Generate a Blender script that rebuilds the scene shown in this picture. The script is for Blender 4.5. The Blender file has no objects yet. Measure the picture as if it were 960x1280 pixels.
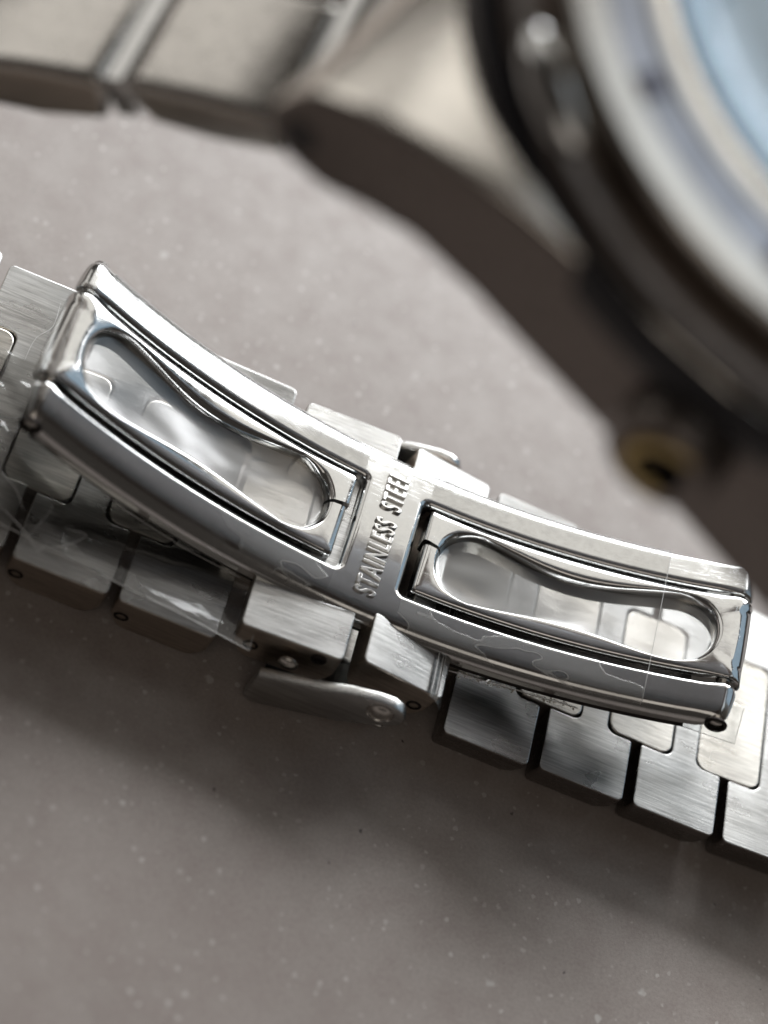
import bpy, bmesh, math, random
import numpy as np
from mathutils import Matrix, Vector
random.seed(7)
S = 0.001                                   # everything below is written in millimetres
sc = bpy.context.scene
sc.unit_settings.system = 'METRIC'
sc.unit_settings.length_unit = 'MILLIMETERS'
R_ = math.radians

# ------------------------------------------------------------------ camera
AX_R = Vector((0.9051, 0.2071, 0.3715)); AX_U = Vector((-0.3842, 0.7727, 0.5053)); AX_F = Vector((0.1824, 0.6, -0.7789))
CAM = Vector((-22.98, -66.708, 93.873)); FPX = 2700.0
cd = bpy.data.cameras.new('camera'); cam = bpy.data.objects.new('camera', cd); sc.collection.objects.link(cam)
mw = Matrix((AX_R, AX_U, -AX_F)).transposed().to_4x4(); mw.translation = CAM * S
cam.matrix_world = mw
cd.sensor_fit = 'VERTICAL'; cd.sensor_height = 36; cd.lens = 36 * FPX / 1280
cd.clip_start = 0.002; cd.clip_end = 20
cd.dof.use_dof = True; cd.dof.focus_distance = 0.1125; cd.dof.aperture_fstop = 20
sc.camera = cam

# ------------------------------------------------------------------ light and exposure
w = bpy.data.worlds.new('World'); sc.world = w; w.use_nodes = True
w.node_tree.nodes['Background'].inputs[0].default_value = (1.0, 0.88, 0.78, 1)
w.node_tree.nodes['Background'].inputs[1].default_value = 0.045
def area(name, direction, dist, sx, sy, rad, col, target=(0, 0, 6), spread=180):
    d = Vector(direction).normalized()
    l = bpy.data.lights.new(name, 'AREA'); l.shape = 'RECTANGLE'; l.size = sx * S; l.size_y = sy * S
    l.energy = rad * math.pi * (sx * S) * (sy * S); l.color = col
    l.spread = R_(spread)
    o = bpy.data.objects.new(name, l); sc.collection.objects.link(o)
    o.location = (Vector(target) + d * dist) * S
    o.rotation_euler = d.to_track_quat('Z', 'Y').to_euler()
    return o
area('window_light', (0.20, 1.0, 0.50), 270, 250, 100, 12.5, (0.97, 0.985, 1.0))
area('ceiling_light', (0.02, 0.75, 0.75), 430, 400, 190, 1.05, (1.0, 0.965, 0.90))
area('sky_light', (1.0, 0.55, 0.70), 430, 230, 330, 0.55, (0.58, 0.80, 1.0))
area('upper_light', (0.24, 0.22, 0.94), 430, 240, 180, 0.80, (0.88, 0.95, 1.0))
area('side_light', (-0.85, 0.60, 0.50), 430, 260, 220, 0.85, (1.0, 0.96, 0.90))
area('room_fill', (-0.15, -0.65, 0.80), 430, 320, 190, 0.62, (1.0, 0.90, 0.80))  # added fill card behind the camera, lightens the foreground and softens shadow
sc.view_settings.view_transform = 'Standard'; sc.view_settings.look = 'None'
sc.view_settings.exposure = 0.0; sc.view_settings.gamma = 1
sc.cycles.max_bounces = 10; sc.cycles.glossy_bounces = 6; sc.cycles.transparent_max_bounces = 12
sc.cycles.caustics_reflective = False; sc.cycles.caustics_refractive = False
sc.cycles.use_denoising = True

# ------------------------------------------------------------------ materials
class NT:
    def __init__(s, name):
        s.m = bpy.data.materials.new(name); s.m.use_nodes = True; s.t = s.m.node_tree
        s.b = s.t.nodes['Principled BSDF']; s.tc = s.t.nodes.new('ShaderNodeTexCoord')
    def n(s, t, **k):
        o = s.t.nodes.new(t)
        for a, v in k.items():
            if a in o.inputs: o.inputs[a].default_value = v
            else: setattr(o, a, v)
        return o
    def l(s, a, b): s.t.links.new(a, b)
    def map(s, scale, rot=(0, 0, 0), rand=True):
        mp = s.n('ShaderNodeMapping'); mp.inputs['Scale'].default_value = [1000 * v for v in scale]; mp.inputs['Rotation'].default_value = rot
        s.l(s.tc.outputs['Object'], mp.inputs['Vector'])
        if rand:
            oi = s.n('ShaderNodeObjectInfo'); mu = s.n('ShaderNodeMath', operation='MULTIPLY'); mu.inputs[1].default_value = 200.0
            s.l(oi.outputs['Random'], mu.inputs[0]); ad = s.n('ShaderNodeVectorMath', operation='ADD')
            s.l(mp.outputs[0], ad.inputs[0]); s.l(mu.outputs[0], ad.inputs[1]); return ad.outputs[0]
        return mp.outputs[0]
    def noise(s, vec, scale=1.0, detail=3.0, rough=0.5):
        o = s.n('ShaderNodeTexNoise'); o.inputs['Scale'].default_value = scale; o.inputs['Detail'].default_value = detail
        o.inputs['Roughness'].default_value = rough; s.l(vec, o.inputs['Vector']); return o.outputs['Fac']
    def ramp(s, fac, stops):
        o = s.n('ShaderNodeValToRGB'); e = o.color_ramp.elements
        while len(e) < len(stops): e.new(0.5)
        for q, (p, c) in zip(e, stops):
            q.position = p; q.color = (c, c, c, 1) if isinstance(c, (int, float)) else (*c, 1)
        s.l(fac, o.inputs[0]); return o.outputs[0]
    def mix(s, fac, a, b, mode='MIX'):
        o = s.n('ShaderNodeMix', data_type='RGBA', blend_type=mode)
        for i, v in ((0, fac), (6, a), (7, b)):
            if isinstance(v, (int, float)): o.inputs[i].default_value = v if i == 0 else (v, v, v, 1)
            elif isinstance(v, tuple): o.inputs[i].default_value = (*v, 1)
            else: s.l(v, o.inputs[i])
        return o.outputs[2]
    def bump(s, h, strength, dist, prev=None):
        o = s.n('ShaderNodeBump'); o.inputs['Strength'].default_value = strength; o.inputs['Distance'].default_value = dist * S
        s.l(h, o.inputs['Height'])
        if prev: s.l(prev, o.inputs['Normal'])
        return o.outputs[0]

def scratches(t, th=0.02):
    out = None
    for k, (a, sc_) in enumerate(((0.35, 1.0), (1.2, 1.3), (-0.6, 0.9), (2.4, 1.6))):
        v = t.map((0.16 * sc_, 3.6 * sc_, 1.0), (0, 0, a))
        f = t.noise(v, 1.0, 1.0, 0.4)
        m = t.n('ShaderNodeMath', operation='SUBTRACT'); t.l(f, m.inputs[0]); m.inputs[1].default_value = 0.5
        ab = t.n('ShaderNodeMath', operation='ABSOLUTE'); t.l(m.outputs[0], ab.inputs[0])
        r = t.ramp(ab.outputs[0], ((0.0, 1.0), (th * 0.35, 0.0)))
        gate = t.ramp(t.noise(t.map((0.55, 0.55, 0.55), (k, 0, 0)), 1.0, 2.0), ((0.56, 0.0), (0.64, 1.0)))
        r = t.mix(1.0, r, gate, 'MULTIPLY')
        out = r if out is None else t.mix(1.0, out, r, 'LIGHTEN')
    return out

def polished(name, col=(0.61, 0.615, 0.61), rough=0.12, wobble=0.5, scr=True):
    t = NT(name); b = t.b; b.inputs['Metallic'].default_value = 1.0
    big = t.noise(t.map((0.35, 0.5, 0.5)), 1.0, 3.0)
    fine = t.noise(t.map((2.2, 2.2, 2.2)), 1.0, 4.0, 0.6)
    grain = t.noise(t.map((1.2, 26, 26)), 1.0, 2.0)
    b.inputs['Base Color'].default_value = (*col, 1)
    c = t.mix(t.ramp(fine, ((0.35, 0.0), (0.75, 1.0))), col, tuple(v * 0.93 for v in col)); t.l(c, b.inputs['Base Color'])
    rr = t.ramp(fine, ((0.3, rough * 0.75), (0.8, rough * 1.7)))
    nb = t.bump(big, wobble, 0.03); nb = t.bump(grain, 0.15, 0.002, nb)
    if scr:
        sx = scratches(t); nb = t.bump(sx, 0.4, 0.002, nb)
        rr = t.mix(sx, rr, (0.28, 0.28, 0.28))
    t.l(rr, b.inputs['Roughness']); t.l(nb, b.inputs['Normal'])
    return t.m

def brushed(name, col=(0.54, 0.54, 0.53), rough=0.31, sc_=(0.45, 11, 11)):
    t = NT(name); b = t.b; b.inputs['Metallic'].default_value = 1.0
    st = t.noise(t.map(sc_), 1.0, 4.0, 0.65)
    st2 = t.noise(t.map((sc_[0] * 0.3, sc_[1] * 3, sc_[2] * 3)), 1.0, 2.0, 0.5)
    cl = t.noise(t.map((0.35, 0.6, 0.6)), 1.0, 3.0)
    c = t.mix(t.ramp(st, ((0.38, 0.0), (0.64, 1.0))), tuple(v * 0.74 for v in col), tuple(min(1, v * 1.15) for v in col))
    c = t.mix(t.ramp(cl, ((0.40, 0.0), (0.70, 0.35))), c, tuple(v * 0.75 for v in col)); t.l(c, b.inputs['Base Color'])
    t.l(t.ramp(cl, ((0.3, rough * 0.8), (0.75, rough * 1.25))), b.inputs['Roughness'])
    nb = t.bump(st, 0.55, 0.012); nb = t.bump(st2, 0.5, 0.006, nb); t.l(nb, b.inputs['Normal'])
    b.inputs['Anisotropic'].default_value = 0.4
    return t.m

def plain(name, col, rough=0.4, metal=0.0, var=0.25, sc_=1.5, bump=0.02):
    t = NT(name); b = t.b; b.inputs['Metallic'].default_value = metal
    f = t.noise(t.map((sc_, sc_, sc_)), 1.0, 4.0)
    t.l(t.mix(t.ramp(f, ((0.3, 0.0), (0.7, 1.0))), tuple(v * (1 - var) for v in col), tuple(min(1, v * (1 + var)) for v in col)), b.inputs['Base Color'])
    b.inputs['Roughness'].default_value = rough
    if bump: t.l(t.bump(f, 0.4, bump), b.inputs['Normal'])
    return t.m

def table_mat():
    t = NT('speckled_stone'); b = t.b
    v0 = t.map((1, 1, 1), rand=False)
    big = t.noise(v0, 0.055, 4.0, 0.55); mid = t.noise(v0, 0.5, 5.0, 0.6); fine = t.noise(v0, 5.0, 5.0, 0.75)
    c = t.mix(t.ramp(big, ((0.35, 0.0), (0.65, 1.0))), (0.455, 0.402, 0.373), (0.525, 0.472, 0.44))
    c = t.mix(t.ramp(mid, ((0.35, 0.0), (0.65, 1.0))), c, t.mix(1.0, c, (0.88, 0.85, 0.845), 'MULTIPLY'))
    c = t.mix(t.ramp(fine, ((0.35, 0.0), (0.65, 1.0))), c, t.mix(1.0, c, (0.82, 0.81, 0.80), 'MULTIPLY'))
    # pale grains of two sizes and a few dark ones
    def grains(scale, dens, r0, r1, off):
        mp = t.n('ShaderNodeMapping'); mp.inputs['Location'].default_value = (off, off * 2, 0); t.l(v0, mp.inputs['Vector'])
        dn = t.n('ShaderNodeTexNoise'); dn.inputs['Scale'].default_value = scale * 3.0; t.l(mp.outputs[0], dn.inputs['Vector'])
        ma = t.n('ShaderNodeVectorMath', operation='MULTIPLY_ADD'); ma.inputs[1].default_value = (0.35 / scale,) * 3
        t.l(dn.outputs['Color'], ma.inputs[0]); t.l(mp.outputs[0], ma.inputs[2])
        vo = t.n('ShaderNodeTexVoronoi'); vo.inputs['Scale'].default_value = scale; vo.inputs['Randomness'].default_value = 1.0
        t.l(ma.outputs[0], vo.inputs['Vector'])
        sep = t.n('ShaderNodeSeparateColor'); t.l(vo.outputs['Color'], sep.inputs[0])
        rad = t.n('ShaderNodeMapRange'); t.l(sep.outputs[0], rad.inputs[0]); rad.inputs[1].default_value = 1 - dens; rad.inputs[2].default_value = 1.0
        rad.inputs[3].default_value = 0.0; rad.inputs[4].default_value = r1
        d = t.n('ShaderNodeMath', operation='SUBTRACT'); t.l(rad.outputs[0], d.inputs[0]); t.l(vo.outputs['Distance'], d.inputs[1])
        r = t.ramp(d.outputs[0], ((0.0, 0.0), (r0, 1.0)))
        return t.mix(1.0, r, t.ramp(sep.outputs[1], ((0.0, 0.35), (1.0, 1.0))), 'MULTIPLY')
    g1 = grains(0.50, 0.80, 0.07, 0.16, 3.0); g2 = grains(1.6, 0.9, 0.08, 0.30, 11.0); g3 = grains(0.9, 0.30, 0.05, 0.12, 31.0)
    c = t.mix(g1, c, (0.66, 0.63, 0.60)); c = t.mix(g2, c, (0.62, 0.58, 0.55)); c = t.mix(g3, c, (0.06, 0.05, 0.05))
    t.l(c, b.inputs['Base Color'])
    t.l(t.ramp(mid, ((0.3, 0.36), (0.7, 0.50))), b.inputs['Roughness'])
    nb = t.bump(fine, 0.35, 0.03); nb = t.bump(mid, 0.3, 0.05, nb); t.l(nb, b.inputs['Normal'])
    return t.m

def film_mat(name, haze=0.12, bumpy=0.5, sc_=0.9, tint=(0.97, 0.98, 0.98)):
    """clear protective foil: transparent with a thin glossy reflection, a slight milky haze and crinkles"""
    t = NT(name); nt = t.t; nt.nodes.remove(t.b)
    out = nt.nodes['Material Output']
    tr = t.n('ShaderNodeBsdfTransparent'); tr.inputs[0].default_value = (*tint, 1)
    gl = t.n('ShaderNodeBsdfGlossy'); gl.inputs['Roughness'].default_value = 0.05
    df = t.n('ShaderNodeBsdfDiffuse'); df.inputs[0].default_value = (0.8, 0.8, 0.78, 1)
    f1 = t.noise(t.map((sc_ * 0.6, sc_ * 1.3, sc_), rand=True), 1.0, 3.0, 0.45)
    f2 = t.noise(t.map((4, 4, 4)), 1.0, 3.0, 0.6)
    nb = t.bump(f1, bumpy, 0.5); nb = t.bump(f2, 0.3, 0.02, nb); t.l(nb, gl.inputs['Normal'])
    fr = t.n('ShaderNodeFresnel'); fr.inputs['IOR'].default_value = 1.5; t.l(nb, fr.inputs['Normal'])
    ms = t.n('ShaderNodeMixShader'); t.l(fr.outputs[0], ms.inputs[0]); t.l(tr.outputs[0], ms.inputs[1]); t.l(gl.outputs[0], ms.inputs[2])
    m2 = t.n('ShaderNodeMixShader')
    hz = t.ramp(t.noise(t.map((0.5, 0.8, 0.8)), 1.0, 4.0), ((0.35, haze * 0.3), (0.75, haze * 1.5)))
    t.l(hz, m2.inputs[0]); t.l(ms.outputs[0], m2.inputs[1]); t.l(df.outputs[0], m2.inputs[2])
    t.l(m2.outputs[0], out.inputs['Surface'])
    return t.m

def film_frame_mat():
    t = NT('bonded_foil'); nt = t.t; nt.nodes.remove(t.b); out = nt.nodes['Material Output']
    tr = t.n('ShaderNodeBsdfTransparent'); gl = t.n('ShaderNodeBsdfGlossy'); gl.inputs['Roughness'].default_value = 0.08
    df = t.n('ShaderNodeBsdfDiffuse'); df.inputs[0].default_value = (0.8, 0.8, 0.78, 1)
    f1 = t.noise(t.map((0.24, 0.62, 0.6), rand=False), 1.0, 2.2, 0.42)
    band = t.ramp(f1, ((0.50, 0.0), (0.507, 1.0), (0.513, 1.0), (0.522, 0.0)))      # outline of the air blisters
    blis = t.ramp(f1, ((0.506, 0.0), (0.514, 1.0)))
    at = t.n('ShaderNodeAttribute'); at.attribute_name = 'loose'
    line = t.mix(1.0, band, at.outputs['Fac'], 'MULTIPLY'); patch = t.mix(1.0, blis, at.outputs['Fac'], 'MULTIPLY')
    nb = t.bump(patch, 0.5, 0.05)
    t.l(nb, gl.inputs['Normal'])
    fr = t.n('ShaderNodeFresnel'); fr.inputs['IOR'].default_value = 1.35; t.l(nb, fr.inputs['Normal'])
    m1 = t.n('ShaderNodeMixShader'); t.l(fr.outputs[0], m1.inputs[0]); t.l(tr.outputs[0], m1.inputs[1]); t.l(gl.outputs[0], m1.inputs[2])
    m2 = t.n('ShaderNodeMixShader'); hz = t.mix(1.0, t.mix(patch, 0.0, 0.17), t.mix(line, 0.0, 0.26), 'ADD')
    t.l(hz, m2.inputs[0]); t.l(m1.outputs[0], m2.inputs[1]); t.l(df.outputs[0], m2.inputs[2]); t.l(m2.outputs[0], out.inputs['Surface'])
    return t.m
def film_window_mat():
    t = NT('foil_over_slot'); nt = t.t; nt.nodes.remove(t.b); out = nt.nodes['Material Output']
    rf = t.n('ShaderNodeBsdfRefraction'); rf.inputs['IOR'].default_value = 1.03; rf.inputs['Roughness'].default_value = 0.32
    gl = t.n('ShaderNodeBsdfGlossy'); gl.inputs['Roughness'].default_value = 0.22
    df = t.n('ShaderNodeBsdfDiffuse'); df.inputs[0].default_value = (0.8, 0.8, 0.78, 1)
    f = t.noise(t.map((0.22, 0.35, 0.35)), 1.0, 1.0, 0.4); nb = t.bump(f, 0.6, 0.5)
    for q in (rf, gl): t.l(nb, q.inputs['Normal'])
    m1 = t.n('ShaderNodeMixShader'); m1.inputs[0].default_value = 0.16; t.l(rf.outputs[0], m1.inputs[1]); t.l(gl.outputs[0], m1.inputs[2])
    m2 = t.n('ShaderNodeMixShader'); t.l(t.ramp(f, ((0.35, 0.02), (0.65, 0.16))), m2.inputs[0]); t.l(m1.outputs[0], m2.inputs[1]); t.l(df.outputs[0], m2.inputs[2])
    t.l(m2.outputs[0], out.inputs['Surface']); return t.m

M = {}
M['film_frame'] = film_frame_mat(); M['film_window'] = film_window_mat()
M['table'] = table_mat()
M['steel'] = polished('polished_steel')
M['steel_arm'] = polished('polished_steel_arm', (0.63, 0.635, 0.63), 0.10, 0.35)
M['steel_soft'] = polished('worn_steel', (0.60, 0.58, 0.55), 0.2, 0.4, False)
M['brushed'] = brushed('brushed_steel')
M['brushed_side'] = brushed('brushed_steel_side', (0.60, 0.53, 0.46), 0.35, (0.4, 9, 9))  # brown tint puts the dim table reflection into the side-face colour
M['brushed_center'] = brushed('brushed_steel_centre', (0.60, 0.58, 0.54), 0.30, (0.5, 9, 9))
M['dark_steel'] = plain('shaded_inner_steel', (0.035, 0.03, 0.028), 0.45, 0.9)  # steel taken to near black, shade under the frame put into the colour
M['lining'] = plain('red_brown_backing_strip', (0.09, 0.035, 0.03), 0.3, 0.2)
M['flank'] = polished('flank_steel_painted_shade', (0.21, 0.185, 0.17), 0.28, 0.2, False)  # steel darkened so the colour itself carries the shade on camera-side faces
M['lettering'] = plain('stamped_satin_letters', (0.66, 0.65, 0.63), 0.3, 1.0, 0.1, 3, 0)
M['case_back'] = brushed('matt_case_back', (0.40, 0.425, 0.455), 0.36, (1, 1, 1))
M['black'] = plain('black_gap_and_gasket', (0.012, 0.012, 0.016), 0.25, 0.0)  # black shared by the crystal gasket, holes and the painted gap shade
M['brass'] = plain('brass_ring', (0.60, 0.46, 0.21), 0.35, 1.0)
M['satin'] = plain('satin_steel', (0.90, 0.86, 0.80), 0.24, 1.0, 0.08, 0.4, 0)
M['film'] = film_mat('clear_foil', 0.10, 0.25)
M['film_wrinkled'] = film_mat('crinkled_foil', 0.025, 0.3, 0.35)
M['film_haze'] = film_mat('milky_foil', 0.30, 0.5, 0.5)
M['film_edge'] = plain('foil_edge_glint', (0.9, 0.9, 0.88), 0.15)  # near white, so edge and crease tubes hold their glint as colour
M['glue'] = plain('dried_glue', (0.72, 0.69, 0.62), 0.3, 0, 0.3, 5)
M['print'] = plain('dark_bezel_enamel', (0.05, 0.05, 0.10), 0.35)
M['insert'] = plain('silver_bezel_insert', (0.46, 0.48, 0.54), 0.35, 1.0, 0.2, 0.6)
M['dial'] = plain('pale_blue_dial', (0.46, 0.55, 0.60), 0.38, 0.75, 0.12)

# ------------------------------------------------------------------ mesh helpers
def link_obj(name, me, mat, parent=None, mtx=None, label=None, cat=None, kind=None, group=None):
    o = bpy.data.objects.new(name, me); sc.collection.objects.link(o)
    if mat is not None and not me.materials: me.materials.append(mat)
    if mtx is not None:
        mm = mtx.copy(); mm.translation = mm.translation * S; o.matrix_local = mm
    if parent: o.parent = parent
    for k, v in (('label', label), ('category', cat), ('kind', kind), ('group', group)):
        if v: o[k] = v
    return o
def to_mesh(name, verts, faces, smooth=True, normals=None):
    me = bpy.data.meshes.new(name)
    me.from_pydata([tuple(c * S for c in v) for v in verts], [], faces)
    if smooth: me.polygons.foreach_set('use_smooth', [True] * len(me.polygons))
    me.update()
    if normals is not None: me.normals_split_custom_set_from_vertices([tuple(n) for n in normals])
    return me
def bm_mesh(name, bm, smooth=True, angle=None):
    for v in bm.verts: v.co *= S
    bmesh.ops.recalc_face_normals(bm, faces=bm.faces[:])
    me = bpy.data.meshes.new(name); bm.to_mesh(me); bm.free()
    if smooth: me.polygons.foreach_set('use_smooth', [True] * len(me.polygons))
    if angle is not None and hasattr(me, 'set_sharp_from_angle'): me.set_sharp_from_angle(angle=R_(angle))
    return me
def rpoly(pts, n=5):
    """rounded polygon from (x, y, radius), counter-clockwise"""
    out = []
    L = len(pts)
    for i in range(L):
        p = Vector(pts[i][:2]); r = pts[i][2]; a = Vector(pts[i - 1][:2]) - p; b = Vector(pts[(i + 1) % L][:2]) - p
        if r <= 0: out.append(tuple(p)); continue
        a.normalize(); b.normalize(); half = a.angle(b) / 2; d = r / math.tan(half)
        c = p + (a + b).normalized() * (r / math.sin(half)); s = p + a * d; e = p + b * d
        a0 = math.atan2(*(s - c).yx); a1 = math.atan2(*(e - c).yx); da = (a1 - a0 + math.pi) % (2 * math.pi) - math.pi
        for k in range(n + 1):
            t = a0 + da * k / n; out.append((c.x + r * math.cos(t), c.y + r * math.sin(t)))
    return out
def inset(poly, d):
    P = [Vector(p) for p in poly]; L = len(P); out = []
    for i in range(L):
        e1 = (P[i] - P[i - 1]); e2 = (P[(i + 1) % L] - P[i])
        if e1.length < 1e-9 or e2.length < 1e-9: out.append(tuple(P[i])); continue
        n1 = Vector((-e1.y, e1.x)).normalized(); n2 = Vector((-e2.y, e2.x)).normalized()
        m = (n1 + n2); k = m.length_squared / 2
        m = m / max(k, 0.3); out.append(tuple(P[i] + m * d))
    return out
def vnormals2(poly):
    P = [Vector(p) for p in poly]; L = len(P); out = []
    for i in range(L):
        e = P[(i + 1) % L] - P[i - 1]; out.append(Vector((e.y, -e.x)).normalized())
    return out
def slab(poly, layers):
    """stack of inset rings bottom to top: layers = (z, inset); ngon caps"""
    bm = bmesh.new(); rings = []
    for z, d in layers:
        q = inset(poly, d) if not callable(d) else d(poly)
        rings.append([bm.verts.new((x, y, z)) for x, y in q])
    n = len(poly)
    for a, b in zip(rings, rings[1:]):
        for i in range(n): bm.faces.new((a[i], a[(i + 1) % n], b[(i + 1) % n], b[i]))
    bm.faces.new(rings[-1]); bm.faces.new(rings[0][::-1])
    return bm
def bent_slab(name, poly, layers, warp, step=0.5, stepy=0.6):
    """slab with analytic normals, cut finely and pushed through warp(p)->p'"""
    bm = bmesh.new(); lx = bm.verts.layers.float_vector.new('an'); nr = vnormals2(poly); n = len(poly); rings = []
    for z, d, nz in layers:                      # nz = upward share of the normal
        q = inset(poly, d); ring = []
        for (x, y), v2 in zip(q, nr):
            v = bm.verts.new((x, y, z)); h = math.sqrt(max(0, 1 - nz * nz)); v[lx] = Vector((v2.x * h, v2.y * h, nz)); ring.append(v)
        rings.append(ring)
    for a, b in zip(rings, rings[1:]):
        for i in range(n): bm.faces.new((a[i], a[(i + 1) % n], b[(i + 1) % n], b[i]))
    cap = bm.faces.new(rings[-1]); bm.normal_update(); bmesh.ops.triangulate(bm, faces=[cap], ngon_method='EAR_CLIP')
    xs = [p[0] for p in poly]; ys = [p[1] for p in poly]
    x = min(xs) + step
    while x < max(xs) - step * 0.3:
        bmesh.ops.bisect_plane(bm, geom=bm.verts[:] + bm.edges[:] + bm.faces[:], plane_co=(x, 0, 0), plane_no=(1, 0, 0), dist=1e-5); x += step
    y = min(ys) + stepy
    while y < max(ys) - stepy * 0.3:
        bmesh.ops.bisect_plane(bm, geom=bm.verts[:] + bm.edges[:] + bm.faces[:], plane_co=(0, y, 0), plane_no=(0, 1, 0), dist=1e-5); y += stepy
    bm.verts.index_update(); V = []; N = []
    for v in bm.verts:
        p = v.co.copy(); w0 = warp(p); h = 1e-3
        dx = (warp(p + Vector((h, 0, 0))) - w0) / h; dy = (warp(p + Vector((0, h, 0))) - w0) / h; dz = (warp(p + Vector((0, 0, h))) - w0) / h
        J = Matrix((dx, dy, dz)).transposed(); a = v[lx]
        try: nn = (J.inverted().transposed() @ Vector(a)).normalized()
        except Exception: nn = Vector(a)
        V.append(tuple(w0)); N.append(nn)
    F = [[q.index for q in f.verts] for f in bm.faces]; bm.free()
    return to_mesh(name, V, F, True, N)
def tube(name, pts, r, seg=8, closed=False, cap=True):
    V = []; F = []; L = len(pts); P = [Vector(p) for p in pts]; up0 = None
    for i, p in enumerate(P):
        t = (P[min(i + 1, L - 1)] - P[max(i - 1, 0)]).normalized()
        u = t.orthogonal().normalized() if up0 is None else (up0 - t * up0.dot(t)).normalized()
        up0 = u; v = t.cross(u); rr = r(i / (L - 1)) if callable(r) else r
        for k in range(seg):
            a = 2 * math.pi * k / seg; V.append(p + (u * math.cos(a) + v * math.sin(a)) * rr)
    for i in range(L - 1):
        for k in range(seg):
            F.append((i * seg + k, i * seg + (k + 1) % seg, (i + 1) * seg + (k + 1) % seg, (i + 1) * seg + k))
    if cap: F.append(tuple(range(seg))[::-1]); F.append(tuple((L - 1) * seg + k for k in range(seg)))
    return to_mesh(name, V, F)
def lathe(name, prof, seg=96, closed=False):
    """prof = (r, z) outer to inner"""
    V = []; F = []; n = len(prof)
    for k in range(seg):
        a = 2 * math.pi * k / seg
        for r, z in prof: V.append((r * math.cos(a), r * math.sin(a), z))
    for k in range(seg):
        k2 = (k + 1) % seg
        for i in range(n if closed else n - 1):
            j = (i + 1) % n; F.append((k * n + i, k2 * n + i, k2 * n + j, k * n + j))
    bm = bmesh.new(); me = to_mesh(name, V, F); bm.from_mesh(me); bmesh.ops.remove_doubles(bm, verts=bm.verts[:], dist=1e-8)
    bmesh.ops.recalc_face_normals(bm, faces=bm.faces[:]); bm.to_mesh(me); bm.free()
    me.polygons.foreach_set('use_smooth', [True] * len(me.polygons)); me.set_sharp_from_angle(angle=R_(38)); return me
def prism_y(name, prof, y0, y1, bev=0.15, seg=2, angle=35):
    """XZ profile extruded along Y and bevelled"""
    bm = bmesh.new(); a = [bm.verts.new((x, y0, z)) for x, z in prof]; b = [bm.verts.new((x, y1, z)) for x, z in prof]; n = len(prof)
    bm.faces.new(a); bm.faces.new(b[::-1])
    for i in range(n): bm.faces.new((a[i], b[i], b[(i + 1) % n], a[(i + 1) % n]))
    bmesh.ops.recalc_face_normals(bm, faces=bm.faces[:])
    if bev: 
        es = [e for e in bm.edges if len(e.link_faces) == 2 and e.calc_face_angle(0) > R_(angle)]
        bmesh.ops.bevel(bm, geom=es, offset=bev, segments=seg, affect='EDGES', profile=0.6)
    return bm_mesh(name, bm, True, 40)
def frame_m(x, y, z, o):
    m = Matrix((x, y, z)).transposed().to_4x4(); m.translation = o; return m
def img_vec(r, u, f): return AX_R * r + AX_U * u + AX_F * f
def at_px(x, y, depth): return CAM + (AX_R * ((x - 480) / FPX) - AX_U * ((y - 640) / FPX) + AX_F) * depth

def unz_(x, y, z):
    d = AX_R * ((x - 480) / FPX) - AX_U * ((y - 640) / FPX) + AX_F; return CAM + d * ((z - CAM.z) / d.z)

# ------------------------------------------------------------------ table
bm = bmesh.new()
for x, y in ((-500, -400), (500, -400), (500, 600), (-500, 600)): bm.verts.new((x, y, 0))
bm.faces.new(bm.verts[:])
link_obj('table_top', bm_mesh('table_top', bm, False), M['table'], kind='structure', label='grey beige stone table top with pale specks')

# ------------------------------------------------------------------ the watch (one thing, everything on it a part)
watch = bpy.data.objects.new('wristwatch', None); sc.collection.objects.link(watch); watch.empty_display_size = 0.01
watch['label'] = 'stainless steel wristwatch lying on the stone table with its folding clasp showing'; watch['category'] = 'watch'

# ---- clasp surface: shallow arc, ends rolled down round the hinge pins
SB = 19.0; RB = 0.95; RC = 42.0
_tab = []
def _build():
    x = z = th = 0.0; ds = 0.02
    for i in range(int(23 / ds) + 1):
        _tab.append((x, z, th)); s = i * ds
        th += (ds / RC) if s < SB else (-ds / RB)
        x += math.cos(th) * ds; z += math.sin(th) * ds
_build()
YAW = -0.03; CLX = -2.12; CLZ = 5.7
def clasp_warp(p, crown=0.0):
    s, t, z = p; a = abs(s); sg = 1 if s >= 0 else -1; t = t * (1 - 0.002 * s)
    f = min(a / 0.02, len(_tab) - 1.001); i = int(f); fr = f - i
    x0, z0, th0 = _tab[i]; x1, z1, th1 = _tab[i + 1]
    x = x0 + (x1 - x0) * fr; zz = z0 + (z1 - z0) * fr; th = th0 + (th1 - th0) * fr
    if z < 0:
        k = min(1, max(0, (a - 18.0) / 1.0)); z = z * (1 - k * 0.6)
    if crown: z += -crown * (0.5 if t > 0 else 1.0) * (t / 5.2) ** 2 - 0.30 * (max(0.0, abs(t) - (4.45 if t > 0 else 4.0)) / 1.2) ** 2.2
    X = x - math.sin(th) * z; Z = zz + math.cos(th) * z; X *= sg
    return Vector((CLX + X * math.cos(YAW) - t * math.sin(YAW), X * math.sin(YAW) + t * math.cos(YAW), CLZ + Z))
def arc_layers(r, zdeep, n=5, r2=None):
    r2 = r2 or r; L = [(-zdeep, 0.0, 0.0), (-r2, 0.0, 0.0)]
    for k in range(1, n + 1):
        a = math.pi / 2 * k / n; L.append((-r2 + r2 * math.sin(a), r - r * math.cos(a), math.sin(a)))
    return L
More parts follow.
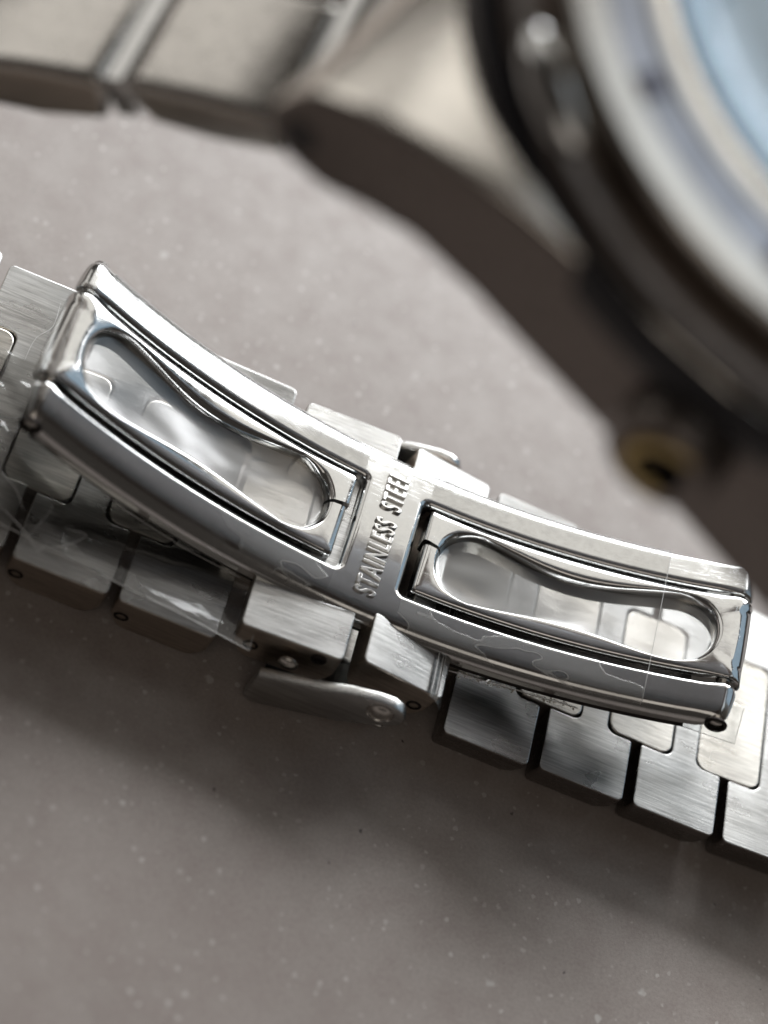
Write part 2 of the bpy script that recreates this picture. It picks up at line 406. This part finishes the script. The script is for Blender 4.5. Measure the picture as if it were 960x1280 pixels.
# frame outline in (s, t): an H, open at both ends
HW = 5.2; WH = 3.0; WI0 = -1.65; WI1 = 1.8; SE = 20.9
outline = [(-SE, -HW, .5), (SE, -HW, .5), (SE, -WH, .5), (WI1, -WH, .3), (WI1, WH, .3), (SE, WH, .5), (SE, HW, .5), (-SE, HW, .5), (-SE, WH, .5), (WI0, WH, .3), (WI0, -WH, .3), (-SE, -WH, .5)]
def densify(poly, d=0.5):
    out = []
    for i in range(len(poly)):
        a = Vector(poly[i]); b = Vector(poly[(i + 1) % len(poly)]); k = max(1, int((b - a).length / d))
        for j in range(k): out.append(tuple(a + (b - a) * (j / k)))
    return out
poly = densify(rpoly(outline, 5), 0.6)
fr_me = bent_slab('clasp_frame', poly, arc_layers(0.42, 0.72, 8), lambda p: clasp_warp(p, 0.5), 0.45, 0.35)
frame = link_obj('clasp_frame', fr_me, M['steel'], watch, label='polished clasp frame stamped STAINLESS STEEL')

# stamped lettering
cu = bpy.data.curves.new('lettering', 'FONT'); cu.body = 'STAINLESS  STEEL'; cu.size = 1.55; cu.space_character = 1.22; cu.extrude = 0.11
cu.bevel_depth = 0.035; cu.bevel_resolution = 2; cu.offset = 0.0; cu.align_x = 'CENTER'; cu.align_y = 'CENTER'; cu.shear = 0.0; cu.space_word = 0.85
tmp = bpy.data.objects.new('tmp', cu); sc.collection.objects.link(tmp); dg = bpy.context.evaluated_depsgraph_get()
tme = bpy.data.meshes.new_from_object(tmp.evaluated_get(dg)); bpy.data.objects.remove(tmp)
xs = [v.co.x for v in tme.vertices]; ysz = [v.co.y for v in tme.vertices]; wid = max(xs) - min(xs); hgt = max(ysz) - min(ysz); cy0 = (max(ysz) + min(ysz)) / 2; cx0 = (max(xs) + min(xs)) / 2
for v in tme.vertices:
    x = (v.co.x - cx0) * 8.0 / wid; y = (v.co.y - cy0) * 1.22 / hgt
    v.co = clasp_warp(Vector((-y + 0.03, x, 0.02 + v.co.z)), 0.5) * S
tme.polygons.foreach_set('use_smooth', [True] * len(tme.polygons)); tme.name = 'lettering'; tme.set_sharp_from_angle(angle=R_(50))
tme.materials.clear()
link_obj('lettering', tme, M['lettering'], frame, label='raised STAINLESS STEEL lettering')

# inner rails hanging under the frame
for sg in (1, -1):
    pl = densify([(-18.3, min(sg * 4.95, sg * 3.5)), (17.4, min(sg * 4.95, sg * 3.5)), (17.4, max(sg * 4.95, sg * 3.5)), (-18.3, max(sg * 4.95, sg * 3.5))], 0.8)
    def wr(p):
        q = clasp_warp(Vector((p.x, p.y, 0)), 0.0); b = clasp_warp(Vector((p.x, p.y, 0.5)), 0.0); return q + (b - q) * 2 * p.z
    me = bent_slab('inner_rail', pl, [(-2.1, 0, 0), (-1.0, 0, 0.0), (-0.95, .05, .7), (-0.93, .1, 1)], wr, 0.8, 5)
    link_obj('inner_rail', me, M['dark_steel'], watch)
    me = bent_slab('backing_strip', densify([(-18.0, sg * 5.02 - .04), (17.9, sg * 5.02 - .04), (17.9, sg * 5.02 + .04), (-18.0, sg * 5.02 + .04)], .8), [(-1.5, 0, 0), (-1.1, 0, 0)], wr, 0.8, 5)
    link_obj('backing_strip', me, M['lining'], watch)

# folding arms with hourglass slots
def arm_mesh(sign):
    s_in, s_out = 3.3, 18.15; hw_slot = lambda s: 2.12 - 0.72 * math.sin(math.pi * min(1, max(0, (s - 4.9) / 11.2))) ** 1.6
    o_in = 2.22 if sign > 0 else 2.07; o_out = 21.2; ow = 2.70
    c_in = s_in + 2.1; c_out = s_out - 2.1
    loop = []                                                  # (inner pt, outer pt)
    def ray(cx, ang, xlim):
        dx, dy = math.cos(ang), math.sin(ang); t = 1e9
        if abs(dy) > 1e-6: t = min(t, ow / abs(dy))
        if abs(dx) > 1e-6: t = min(t, (xlim - cx) / dx if (xlim - cx) / dx > 0 else 1e9)
        return (cx + dx * t, dy * t)
    seam = 0.085
    ne = 34
    for k in range(ne + 1):                                    # inner end, upper half: from seam to top
        a = math.pi - seam - (math.pi / 2 - seam) * k / ne - 0.14 * (1 - k / ne)
        q = (c_in + 2.1 * math.cos(a), 2.12 * math.sin(a)); loop.append((q, ray(c_in, a, o_in)))
    nsd = 90
    for k in range(1, nsd):
        s = c_in + (c_out - c_in) * k / nsd; loop.append(((s, hw_slot(s)), (s, ow)))
    for k in range(ne * 2 + 1):
        a = math.pi / 2 - math.pi * k / (ne * 2); q = (c_out + 2.1 * math.cos(a), 2.12 * math.sin(a)); loop.append((q, ray(c_out, a, o_out)))
    for k in range(1, nsd):
        s = c_out + (c_in - c_out) * k / nsd; loop.append(((s, -hw_slot(s)), (s, -ow)))
    for k in range(ne + 1):
        a = -math.pi / 2 - (math.pi / 2) * k / ne * 1.0 + (-0.0) * k / ne; a = a if k < ne else -math.pi + 0.0
        a = -math.pi / 2 - (math.pi / 2 - 0.0) * k / ne - 0.14 * k / ne + 0.0
        q = (c_in + 2.1 * math.cos(a), 2.12 * math.sin(a)); op = ray(c_in, a, o_in + 0.12); loop.append((q, op))
    V = []; F = []; ns = 0; sec_n = None
    for (q, o) in loop:
        q = Vector(q); o = Vector(o); W = (q - o).length; d = (q - o).normalized()
        roll = min(0.46, 0.34 * W); depth = 1.55
        sec = [(0.0, -1.2), (0.0, -0.75), (0.0, -0.28), (0.02, -0.18), (0.07, -0.09), (0.15, -0.03), (0.26, 0.0)]
        e = 0.26; mid = W - roll
        for k in range(1, 4): sec.append((e + (mid - e) * k / 3 if mid > e else e, 0.02))
        for k in range(1, 13):
            a = math.pi / 2 * k / 12; sec.append((max(mid, e) + (W - max(mid, e)) * math.sin(a), 0.02 - 0.75 * (1 - math.cos(a))))
        sec.append((W, -1.25)); sec.append((W + 0.01, -depth)); sec.append((W - 0.15, -depth - 0.02))
        sec_n = len(sec)
        for (dd, z) in sec:
            p = o + d * dd; V.append(clasp_warp(Vector((sign * p.x, p.y, z)), 0.22))
    for i in range(len(loop) - 1):
        for j in range(sec_n - 1):
            a = i * sec_n + j; f = (a, a + 1, a + 1 + sec_n, a + sec_n); F.append(f if sign < 0 else f[::-1])
    F.append(tuple(range(sec_n))); F.append(tuple((len(loop) - 1) * sec_n + j for j in range(sec_n))[::-1])
    bm = bmesh.new(); me = to_mesh('folding_arm', V, F); bm.from_mesh(me)
    bmesh.ops.recalc_face_normals(bm, faces=bm.faces[:]); bm.to_mesh(me); bm.free()
    me.polygons.foreach_set('use_smooth', [True] * len(me.polygons)); me.set_sharp_from_angle(angle=R_(60)); return me
armL = link_obj('folding_arm', arm_mesh(-1), M['steel_arm'], watch, label='slotted folding arm hinged at the far left end of the clasp')
armR = link_obj('folding_arm', arm_mesh(1), M['steel_arm'], watch, label='slotted folding arm hinged at the right end of the clasp')
# hinge pins through both rolled ends
for sg, a in ((-1, armL), (1, armR)):
    c = []
    for t in np.linspace(-5.28, 5.28, 8):
        top = clasp_warp(Vector((sg * SB, float(t), 0))); dn = clasp_warp(Vector((sg * SB, float(t), 0.5))) - top; c.append(top - dn * 2 * RB * 1.0)
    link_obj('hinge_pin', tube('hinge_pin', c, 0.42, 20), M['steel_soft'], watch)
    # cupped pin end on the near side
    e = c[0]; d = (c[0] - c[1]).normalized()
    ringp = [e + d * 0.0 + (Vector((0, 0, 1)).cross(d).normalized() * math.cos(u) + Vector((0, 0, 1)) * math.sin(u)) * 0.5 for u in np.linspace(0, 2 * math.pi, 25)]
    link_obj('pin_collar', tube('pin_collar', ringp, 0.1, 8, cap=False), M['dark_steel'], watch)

# ---- bracelet: outer links (H plates) and centre links between them, inner face up
def h_link_mesh(L, w=8.4, under=False):
    g = 0.27; x0 = -L / 2 + g; x1 = L / 2 - g; a = -L / 2 + 2.08; b = L / 2 - 1.78; c = 4.08; r = .32
    pts = [(x0, -w, r), (x1, -w, r), (x1, -c, .12), (b, -c, .5), (b, c, .5), (x1, c, .12), (x1, w, r), (x0, w, r), (x0, c, .12), (a, c, .5), (a, -c, .5), (x0, -c, .12)]
    p = rpoly(pts, 8)
    def low(k):
        def f(poly): 
            q = inset(poly, 0.05); return [(x * k, y) for x, y in q]
        return f
    if under: bm = slab(p, [(-2.75, lambda q: [(a * .9, b * .90) for a, b in inset(q, .05)]), (-1.6, lambda q: [(a * .97, b * .96) for a, b in q]), (-0.5, 0.0), (-0.07, 0.0), (-0.02, 0.02), (0, 0.07)])
    else: bm = slab(p, [(-2.75, low(0.72)), (-2.6, low(0.84)), (-2.3, low(0.93)), (-1.7, 0.0), (-0.07, 0.0), (-0.02, 0.02), (0, 0.07)])
    return bm_mesh('outer_link', bm, True, 14)
def c_link_mesh(ln=3.72, r=0.62):
    x0 = -ln / 2; x1 = ln / 2; c = 4.0
    p = rpoly([(x0, -c, r + .1), (x1, -c, r), (x1, c, r), (x0, c, r + .1)], 9)
    bm = slab(p, [(-2.6, 0.3), (-2.3, 0.0), (-0.07, 0.0), (-0.01, 0.02), (0.01, 0.07)])
    return bm_mesh('centre_link', bm, True, 14)
hl = {}; cl = c_link_mesh()
def paint_side_shade(me, side):  # side faces get a steel copy with shade painted into it
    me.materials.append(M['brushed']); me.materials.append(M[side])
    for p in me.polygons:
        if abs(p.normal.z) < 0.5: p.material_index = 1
pin_me = lathe('pin_end', [(0.0, -0.02), (0.26, -0.02), (0.28, 0.0), (0.28, 0.06), (0.40, 0.02), (0.43, -0.04)], 24)
def put_link(xc, L, z, tilt=0.0, w=8.4, yc=0.0, centre=True, pins=(-0.35,), mat='brushed', label=None, roll=0.0, under=False):
    key = (round(L, 2), w, under)
    if key not in hl: hl[key] = h_link_mesh(L, w, under); paint_side_shade(hl[key], 'flank' if under else 'brushed_side')
    m = Matrix.Translation((xc, yc, z)) @ Matrix.Rotation(-tilt, 4, 'Y') @ Matrix.Rotation(R_(roll), 4, 'X')
    o = link_obj('outer_link', hl[key], M[mat], watch, m, label=label)
    for px in pins:
        mp = Matrix.Translation((px * L, -w - 0.0, -1.55)) @ Matrix.Rotation(R_(90), 4, 'X')
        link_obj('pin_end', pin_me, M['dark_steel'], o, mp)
    if centre:
        m2 = m @ Matrix.Translation((-L / 2 + 0.15, 0, 0))
        link_obj('centre_link', cl, M['brushed_center'], watch, m2)
    return o
# left run: gap positions measured along x
gl = [-25.3, -19.62, -13.95, -8.1]
for a, b in zip(gl, gl[1:]): put_link((a + b) / 2, b - a, 3.55 + (0.25 if a < -20 else 0), R_(1.5) if a < -20 else 0.0, 8.0, -0.25, roll=5.0)
# rising turn beyond the left edge of the picture
x, z, th = -25.3, 3.9, R_(8)
for k in range(3):
    th += R_(24); L = 5.6; x -= math.cos(th) * L / 2; z += math.sin(th) * L / 2
    put_link(x, L, z, -th); x -= math.cos(th) * L / 2; z += math.sin(th) * L / 2
# the two links above the clasp cover sit higher
put_link(-4.95, 6.0, 4.85, R_(3.5), 7.45, -0.5, True, (-0.3,), label='link lifted on the clasp cover')
put_link(1.05, 5.2, 5.0, R_(-8), 7.1, -0.55, False, (0.3,), label='tilted end link beside the cover rivet')
# right run
gr = [4.1, 9.52, 14.92, 20.25, 25.7, 31.1, 36.5]
for i, (a, b) in enumerate(zip(gr, gr[1:])):
    z = 3.0 + max(0, i - 3) * 0.5; put_link((a + b) / 2, b - a, z, R_(max(0, i - 2) * 3.0), 7.85, -0.3, True, (), roll=(2.0, 0.0, -1.0, -2.0, -2.0, -2.0)[i], under=True)

# the loop goes on round to the far lug, beyond the right edge of the picture
x, z = 36.5, 4.5
for k, th in enumerate((20, 50, 80, 105, 130, 150, 156)):
    L = 5.6; th = R_(th); x += math.cos(th) * L / 2; z += math.sin(th) * L / 2
    put_link(x, L, z, th, 8.0, -0.5 - 0.5 * k, pins=()); x += math.cos(th) * L / 2; z += math.sin(th) * L / 2
# clasp cover: thin sheet cradle under the middle links with a rivet
cov = bmesh.new()
def box(bm, x0, x1, y0, y1, z0, z1):
    vs = [bm.verts.new(p) for p in ((x0, y0, z0), (x1, y0, z0), (x1, y1, z0), (x0, y1, z0), (x0, y0, z1), (x1, y0, z1), (x1, y1, z1), (x0, y1, z1))]
    for f in ((0, 3, 2, 1), (4, 5, 6, 7), (0, 1, 5, 4), (1, 2, 6, 5), (2, 3, 7, 6), (3, 0, 4, 7)): bm.faces.new([vs[i] for i in f])
box(cov, -5.2, 1.6, -8.3, 7.5, 0.9, 1.2)
bmesh.ops.bevel(cov, geom=cov.edges[:], offset=0.08, segments=2, affect='EDGES')
cover = link_obj('clasp_cover', bm_mesh('clasp_cover', cov, True, 40), M['steel'], watch, label='polished sheet clasp cover under the middle links')
side_prof = [(-5.85, 0.7), (-5.3, 0.35), (-1.0, 1.75), (1.2, 3.0), (1.75, 3.6), (1.85, 4.2), (1.55, 4.75), (0.95, 5.0), (0.2, 4.95), (-1.3, 4.55), (-2.6, 3.95), (-5.8, 2.95)]
link_obj('side_plate', prism_y('side_plate', side_prof, -9.35, -8.75, 0.10, 2), M['brushed'], cover, label='near side plate with round end')
link_obj('side_plate', prism_y('side_plate_far', [(a, b - 0.9) for a, b in side_prof], 7.6, 8.1, 0.13, 3), M['steel'], cover)
rv = lathe('rivet', [(0.0, 0.16), (0.3, 0.15), (0.42, 0.10), (0.50, 0.04), (0.56, 0.0), (0.66, 0.0), (0.72, 0.07), (0.76, -0.03)], 32)
link_obj('rivet', rv, M['steel_soft'], cover, Matrix.Translation((0.55, -9.36, 4.05)) @ Matrix.Rotation(R_(90), 4, 'X'))
sm = bmesh.new()
bmesh.ops.create_icosphere(sm, subdivisions=3, radius=0.55); bmesh.ops.scale(sm, vec=(1, .45, .9), verts=sm.verts[:])
link_obj('screw_head', bm_mesh('screw_head', sm), M['steel_soft'], watch, Matrix.Translation((-4.6, -8.35, 3.55)))
link_obj('screw_head', bpy.data.meshes['pin_end'], M['dark_steel'], watch, Matrix.Translation((-3.3, -8.0, 4.35)) @ Matrix.Rotation(R_(90), 4, 'X'))

# ------------------------------------------------------------------ watch head
s30, c30 = math.sin(R_(30)), math.cos(R_(30))
HX = img_vec(.742, -.671, 0).normalized(); HY = img_vec(.671 * c30, .742 * c30, s30).normalized(); HZ = img_vec(.671 * s30, .742 * s30, -c30).normalized()
HM = frame_m(HX, HY, HZ, at_px(1218, 38, 83))
top = [(-17.5, -7.6), (-17.2, -6.8), (-16.4, -5.9), (-14.6, -4.9), (-12.2, -4.0), (-10, -3.4), (-8, -3.0), (0, -2.8)]
bot = [(17.4, -8.8), (15.6, -11.6), (12, -11.9), (9, -11.5), (4, -10.5), (0, -9.8), (-4, -9.3), (-7.5, -8.8), (-10.5, -8.7), (-12.6, -9.4), (-14.6, -10.3), (-16.3, -10.3), (-17.5, -9.6), (-17.9, -8.6)]
prof = top + [(-x, z) for x, z in top[-2::-1]] + bot
case_me = prism_y('watch_case', prof, -18.8, 18.0, 0.45, 4, 30)
case = link_obj('watch_case', case_me, M['satin'], watch, HM, label='brushed steel case with lug and flank darkened by painted shade')
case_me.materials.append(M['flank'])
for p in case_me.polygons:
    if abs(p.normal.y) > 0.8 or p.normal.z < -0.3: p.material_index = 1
link_obj('case_back', lathe('case_back', [(0.0, -12.1), (11.0, -12.0), (12.5, -11.8), (13.0, -11.4), (14.5, -11.2), (15.0, -9.5)], 96), M['case_back'], case)
link_obj('case_gap_ring', lathe('case_gap_ring', [(19.4, -4.6), (19.5, -3.2), (19.35, -2.9), (18.9, -2.7), (18.7, -3.0), (18.7, -4.6)], 128), M['black'], case)  # black ring painting the shadow gap between case and bezel
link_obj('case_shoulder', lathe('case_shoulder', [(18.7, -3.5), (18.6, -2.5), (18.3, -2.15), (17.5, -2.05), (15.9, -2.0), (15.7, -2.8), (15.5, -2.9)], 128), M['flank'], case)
sm = bmesh.new(); bmesh.ops.create_uvsphere(sm, u_segments=32, v_segments=20, radius=1.0); bmesh.ops.scale(sm, vec=(1.3, 3.0, 1.2), verts=sm.verts[:])
link_obj('polished_shoulder', bm_mesh('polished_shoulder', sm), M['steel'], case, Matrix.Translation((-9.9, -14.3, -2.5)) @ Matrix.Rotation(math.atan2(-14.3, -9.9), 4, 'Z'))
bez = link_obj('bezel', lathe('bezel', [(15.6, -3.0), (15.7, -1.6), (16.8, -1.0), (17.1, -0.7), (17.1, -0.4), (16.9, -0.2), (15.75, -0.12), (15.7, -0.18), (14.25, -0.05), (14.2, 0.06), (14.0, 0.12), (13.5, 0.12), (13.2, 0.05), (13.15, -0.6)], 160), M['satin'], case, label='satin bezel ring')
link_obj('bezel_insert', lathe('bezel_insert', [(15.72, -0.18), (15.67, -0.12), (14.28, 0.0), (14.23, -0.06)], 160), M['insert'], bez)
for k in range(60):
    a = k * math.pi / 30; ln = 0.9 if k % 5 == 0 else 0.45; wd = 0.5 if k % 5 == 0 else 0.14
    bm = bmesh.new(); box(bm, 14.97 - ln * 0.75, 14.97 + ln * 0.75, -wd, wd, -0.12, -0.02)
    if k == 0: mk5 = bm_mesh('minute_mark', bm, False)
    elif k == 1: mk1 = bm_mesh('minute_mark_small', bm, False)
    else: bm.free()
    if k % 5 == 0:
        link_obj('minute_mark', mk5 if k % 5 == 0 else mk1, M['print'], bez, Matrix.Rotation(a, 4, 'Z'))
link_obj('crystal_gasket', lathe('crystal_gasket', [(13.2, 0.05), (13.15, 0.12), (12.9, 0.1), (12.85, -0.3)], 128), M['black'], case)
gt = NT('sapphire_crystal'); gt.b.inputs['Base Color'].default_value = (0.9, 0.95, 1, 1); gt.b.inputs['Roughness'].default_value = 0.02
gt.b.inputs['Transmission Weight'].default_value = 1.0; gt.b.inputs['IOR'].default_value = 1.77
link_obj('crystal', lathe('crystal', [(0.0, 0.45), (6, 0.40), (10, 0.30), (12.6, 0.15), (12.87, 0.0), (12.87, -0.9), (0.0, -0.9)], 128), gt.m, case)
link_obj('dial', lathe('dial', [(0.0, -1.4), (13.0, -1.4), (13.1, -1.6), (0, -1.7)], 96), M['dial'], case)
# crown with hollow end
CM = Matrix.Translation((1.7, -19.3, -6.5)) @ Matrix.Rotation(R_(90), 4, 'X')
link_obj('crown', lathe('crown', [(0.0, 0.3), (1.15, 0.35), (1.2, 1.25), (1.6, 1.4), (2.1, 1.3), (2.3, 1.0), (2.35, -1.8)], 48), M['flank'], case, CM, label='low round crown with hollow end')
link_obj('brass_ring', lathe('brass_ring', [(1.12, 1.22), (1.24, 1.46), (1.6, 1.46), (1.72, 1.36), (1.5, 1.2)], 48, True), M['brass'], case, CM @ Matrix.Translation((0.22, 0.10, 0)) @ Matrix.Rotation(R_(9), 4, 'Y'))
link_obj('crown_bore', lathe('crown_bore', [(0.0, 0.4), (1.17, 0.42), (1.19, 1.40)], 48), M['black'], case, CM)
link_obj('lug_hole', lathe('lug_hole', [(0.0, 0.02), (0.5, 0.02), (0.7, 0.05), (0.75, 0.0)], 24), M['black'], case, Matrix.Translation((-16.2, -18.8, -8.6)) @ Matrix.Rotation(R_(90), 4, 'X'))

# bracelet links running left from the lug, outer face up
ph = R_(42)
def out_link(p0, p1, d0, d1, name='polished_link'):
    A = at_px(*p0, d0); B = at_px(*p1, d1); ax = (B - A).normalized(); L = (B - A).length
    k_ = (ax.dot(AX_R) * .39 + ax.dot(AX_U) * .92) / max(0.15, -ax.dot(AX_F)); wv = img_vec(.39, .92, max(.35, min(1.3, k_))).normalized(); wv = (wv - ax * wv.dot(ax)).normalized(); nz = ax.cross(wv)
    g = 0.5; pr = []
    for k in range(9):
        u = k / 8; pr.append((g + (L - 2 * g) * u, 0.30 * (1 - (2 * u - 1) ** 2)))
    pr = [(g + 0.12, -0.55)] * 0 + pr; pr += [(L - g, -1.0), (L - g - 0.5, -2.6), (L / 2, -2.9), (g + 0.5, -2.6), (g, -1.0)]
    out = None
    for j, (y0, y1) in enumerate(((0 if name != 'end_link' else 1.3, 6.3), (6.45, 11.6), (11.75, 17.0))):
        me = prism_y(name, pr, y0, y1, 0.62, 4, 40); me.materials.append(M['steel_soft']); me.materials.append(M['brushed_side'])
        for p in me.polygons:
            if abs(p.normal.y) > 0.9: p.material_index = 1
        o = link_obj(name if j != 1 else 'polished_centre_link', me, M['steel_soft'], watch, frame_m(ax, wv, nz, A))
    link_obj('link_joint', prism_y('link_joint', [(L - 0.55, -0.12), (L + 0.55, -0.12), (L + 0.55, -2.3), (L - 0.55, -2.3)], 0.3, 16.8, 0.12), M['steel'], watch, frame_m(ax, wv, nz, A))
out_link((-85, 72), (138, 104), 94, 91); out_link((138, 104), (362, 158), 91, 87.5)
out_link((-300, 70), (-85, 72), 98, 94)
# end link between bracelet and lug
out_link((362, 158), (430, 178), 87.5, 86, 'end_link')

# ------------------------------------------------------------------ protective foil left on the clasp
def sheet(name, fn, nu, nv, mat, label, warp_edge=None, cat='plastic film'):
    V = [fn(i / nu, j / nv) for i in range(nu + 1) for j in range(nv + 1)]; F = []
    for i in range(nu):
        for j in range(nv): a = i * (nv + 1) + j; F.append((a, a + nv + 1, a + nv + 2, a + 1))
    return link_obj(name, to_mesh(name, V, F), mat, None, label=label, cat=cat)
from mathutils import noise as mn
def nz(x, y, z=0.0): return mn.noise(Vector((x, y, z)))
# over the clasp frame: hugs bridge and rails, open over the two arms
def f1(u, v):
    s = -18.4 + u * 33.6; t = -5.5 + v * 10.9
    q = clasp_warp(Vector((s, max(-5.0, min(5.0, t)), 0.05 + 0.004 * nz(s * .9, t * .9))), 0.5)
    if abs(t) > 5.0: q += Vector((0, 0.25 * (t - math.copysign(5.0, t)), -(abs(t) - 5.0) * 1.2))
    return q
NU, NV = 168, 56
film = sheet('protective_film', f1, NU, NV, M['film_frame'], 'clear protective film stuck over the polished clasp frame')
fm = film.data; at = fm.attributes.new('loose', 'FLOAT', 'POINT')
at.data.foreach_set('value', [min(1.0, max(0.0, (-3.1 - (-5.5 + j_ / NV * 10.9)) * 4)) * min(1.0, max(0.0, (-18.4 + i_ / NU * 33.6 + 11.0) / 8.0)) for i_ in range(NU + 1) for j_ in range(NV + 1)])
bm = bmesh.new(); bm.from_mesh(fm); bm.faces.ensure_lookup_table()
bmesh.ops.delete(bm, geom=[f for k, f in enumerate(bm.faces) if abs(-5.5 + (k % NV + .5) / NV * 10.9) < (4.5 if -1.8 < -18.4 + (k // NV + .5) / NU * 33.6 < 1.95 else 3.25)], context='FACES')
bm.to_mesh(fm); bm.free()
# the same film where it spans the two slots, just under their rims
def slot_sheet(sign):
    hw = lambda s: 2.12 - 0.72 * math.sin(math.pi * min(1, max(0, (s - 4.9) / 11.2))) ** 1.6
    V = []; F = []; nu, nv = 80, 12
    for i in range(nu + 1):
        s = 3.35 + 14.75 * (0.5 - 0.5 * math.cos(math.pi * i / nu))
        if s < 5.4: h = 2.12 * math.sqrt(max(0, 1 - ((5.4 - s) / 2.1) ** 2))
        elif s > 16.05: h = 2.12 * math.sqrt(max(0, 1 - ((s - 16.05) / 2.1) ** 2))
        else: h = hw(s)
        for j in range(nv + 1):
            t = -h + 2 * h * j / nv; V.append(clasp_warp(Vector((sign * s, t, -0.52 - 0.10 * (1 - (2 * j / nv - 1) ** 2))), 0.22))
    for i in range(nu):
        for j in range(nv): a = i * (nv + 1) + j; F.append((a, a + nv + 1, a + nv + 2, a + 1))
    return link_obj('slot_film', to_mesh('slot_film', V, F), M['film_window'], film)
slot_sheet(-1); slot_sheet(1)
def film_line(name, pts, r, parent, mat='film_edge'):
    return link_obj(name, tube(name, pts, r, 6), M[mat], parent)
film_line('cut_edge', [f1(1.0, v) + Vector((0, 0, 0.02)) for v in np.linspace(0, 1, 40)], 0.014, film)
# narrow flap of the same film hanging past the right end
FL = [unz_(740, 878, 4.2), unz_(845, 905, 4.6), unz_(918, 930, 4.6), unz_(930, 885, 6.5), unz_(860, 880, 6.5), unz_(760, 850, 5.5)]
bm = bmesh.new(); bm.faces.new([bm.verts.new(p) for p in FL]); fl = link_obj('film_flap', bm_mesh('film_flap', bm, False), M['film'], film)
film_line('cut_edge', FL[0:4], 0.022, film)

# crinkled foil over the left run of links
def f2(u, v):
    x = -27 + 20.2 * u; y = -6.9 + 9.5 * v - 0.10 * (x + 27) * (1 - v)
    h = 0.25 * nz(x * .3, y * .4, 3) + 0.20 * abs(nz(x * .45 + y * .5, y * .25, 7)) * max(0, min(1, (-12 - x) / 6))
    return Vector((x, y, 4.15 + h))
foil = sheet('crinkled_foil', f2, 120, 60, M['film_wrinkled'], 'crinkled clear foil lying over the bracelet links left of the clasp')
film_line('cut_edge', [f2(u, 0.0) for u in np.linspace(0, 1, 60)], 0.028, foil)
film_line('cut_edge', [f2(1.0, v) for v in np.linspace(0, 0.35, 12)], 0.02, foil)
film_line('crease_line', [unz_(x, y, 4.3) for x, y in ((35, 648), (70, 654), (110, 655), (150, 660), (185, 663), (215, 668))], 0.018, foil, 'dark_steel')
film_line('crease_line', [unz_(x, y, 4.6) for x, y in ((60, 560), (110, 600), (160, 640), (230, 685), (300, 722))], 0.018, foil)

for pts, r in ((((-5, 628), (14, 646), (34, 668), (48, 688), (60, 676)), 0.03), (((20, 690), (45, 660), (62, 640), (66, 628)), 0.022),
               (((34, 676), (60, 684), (88, 680), (108, 668), (84, 662)), 0.025), (((0, 590), (20, 612), (30, 640)), 0.02), (((30, 452), (44, 424), (66, 408), (76, 378)), 0.022), (((62, 440), (96, 392), (112, 358)), 0.018)):
    pv = [unz_(x, y, 4.75) for x, y in pts]; q = []
    for i in range(len(pv) - 1):
        p0 = pv[max(i - 1, 0)]; p1 = pv[i]; p2 = pv[i + 1]; p3 = pv[min(i + 2, len(pv) - 1)]
        for k in range(8):
            t = k / 8; q.append(0.5 * ((2 * p1) + (p2 - p0) * t + (2 * p0 - 5 * p1 + 4 * p2 - p3) * t * t + (3 * p1 - p0 - 3 * p2 + p3) * t ** 3))
    q.append(pv[-1]); film_line('crease_line', q, lambda u, r=r: r * (0.15 + math.sin(math.pi * u)), foil)  # white tubes draw the highlights along the foil creases
# folded foil round the link under the middle of the clasp
fold = sheet('folded_foil', lambda u, v: Vector((2.55 + 1.0 * u, -7.9 + 7.0 * v, 4.95 - 0.9 * u * u + 0.06 * nz(u * 3, v * 5))), 10, 30, M['film'], 'narrow folded strip of foil between the tilted end link and the right links')
for u in (0.05, 0.35, 0.5): film_line('cut_edge', [Vector((2.55 + 1.0 * u + 0.05 * nz(v * 4, u), -7.9 + 7.0 * v, 5.0 - 0.9 * u * u)) for v in np.linspace(0, 1, 16)], 0.03, fold, 'film_edge')

film_line('cut_edge', [unz_(560 + 18 * k, 838 + 5.2 * k + 1.5 * nz(k * .7, 2), 4.35) for k in range(10)], 0.035, film)
# grit of dried glue along the film edge below the right half of the clasp
bm = bmesh.new()
for k in range(170):
    u = random.random(); p = Vector(unz_(572 + 150 * u + random.gauss(0, 1.5), 842 + 43 * u + random.gauss(0, 2.2), 4.3))
    r = 0.02 + 0.05 * random.random() ** 2
    g = bmesh.ops.create_icosphere(bm, subdivisions=1, radius=r, matrix=Matrix.Translation(p))
    for v in g['verts']: v.co += Vector((random.uniform(-1, 1), random.uniform(-1, 1), random.uniform(-1, 1))) * r * 0.35
link_obj('glue_grit', bm_mesh('glue_grit', bm, False), M['glue'], None, kind='stuff', label='crusty line of dried glue along the film edge')
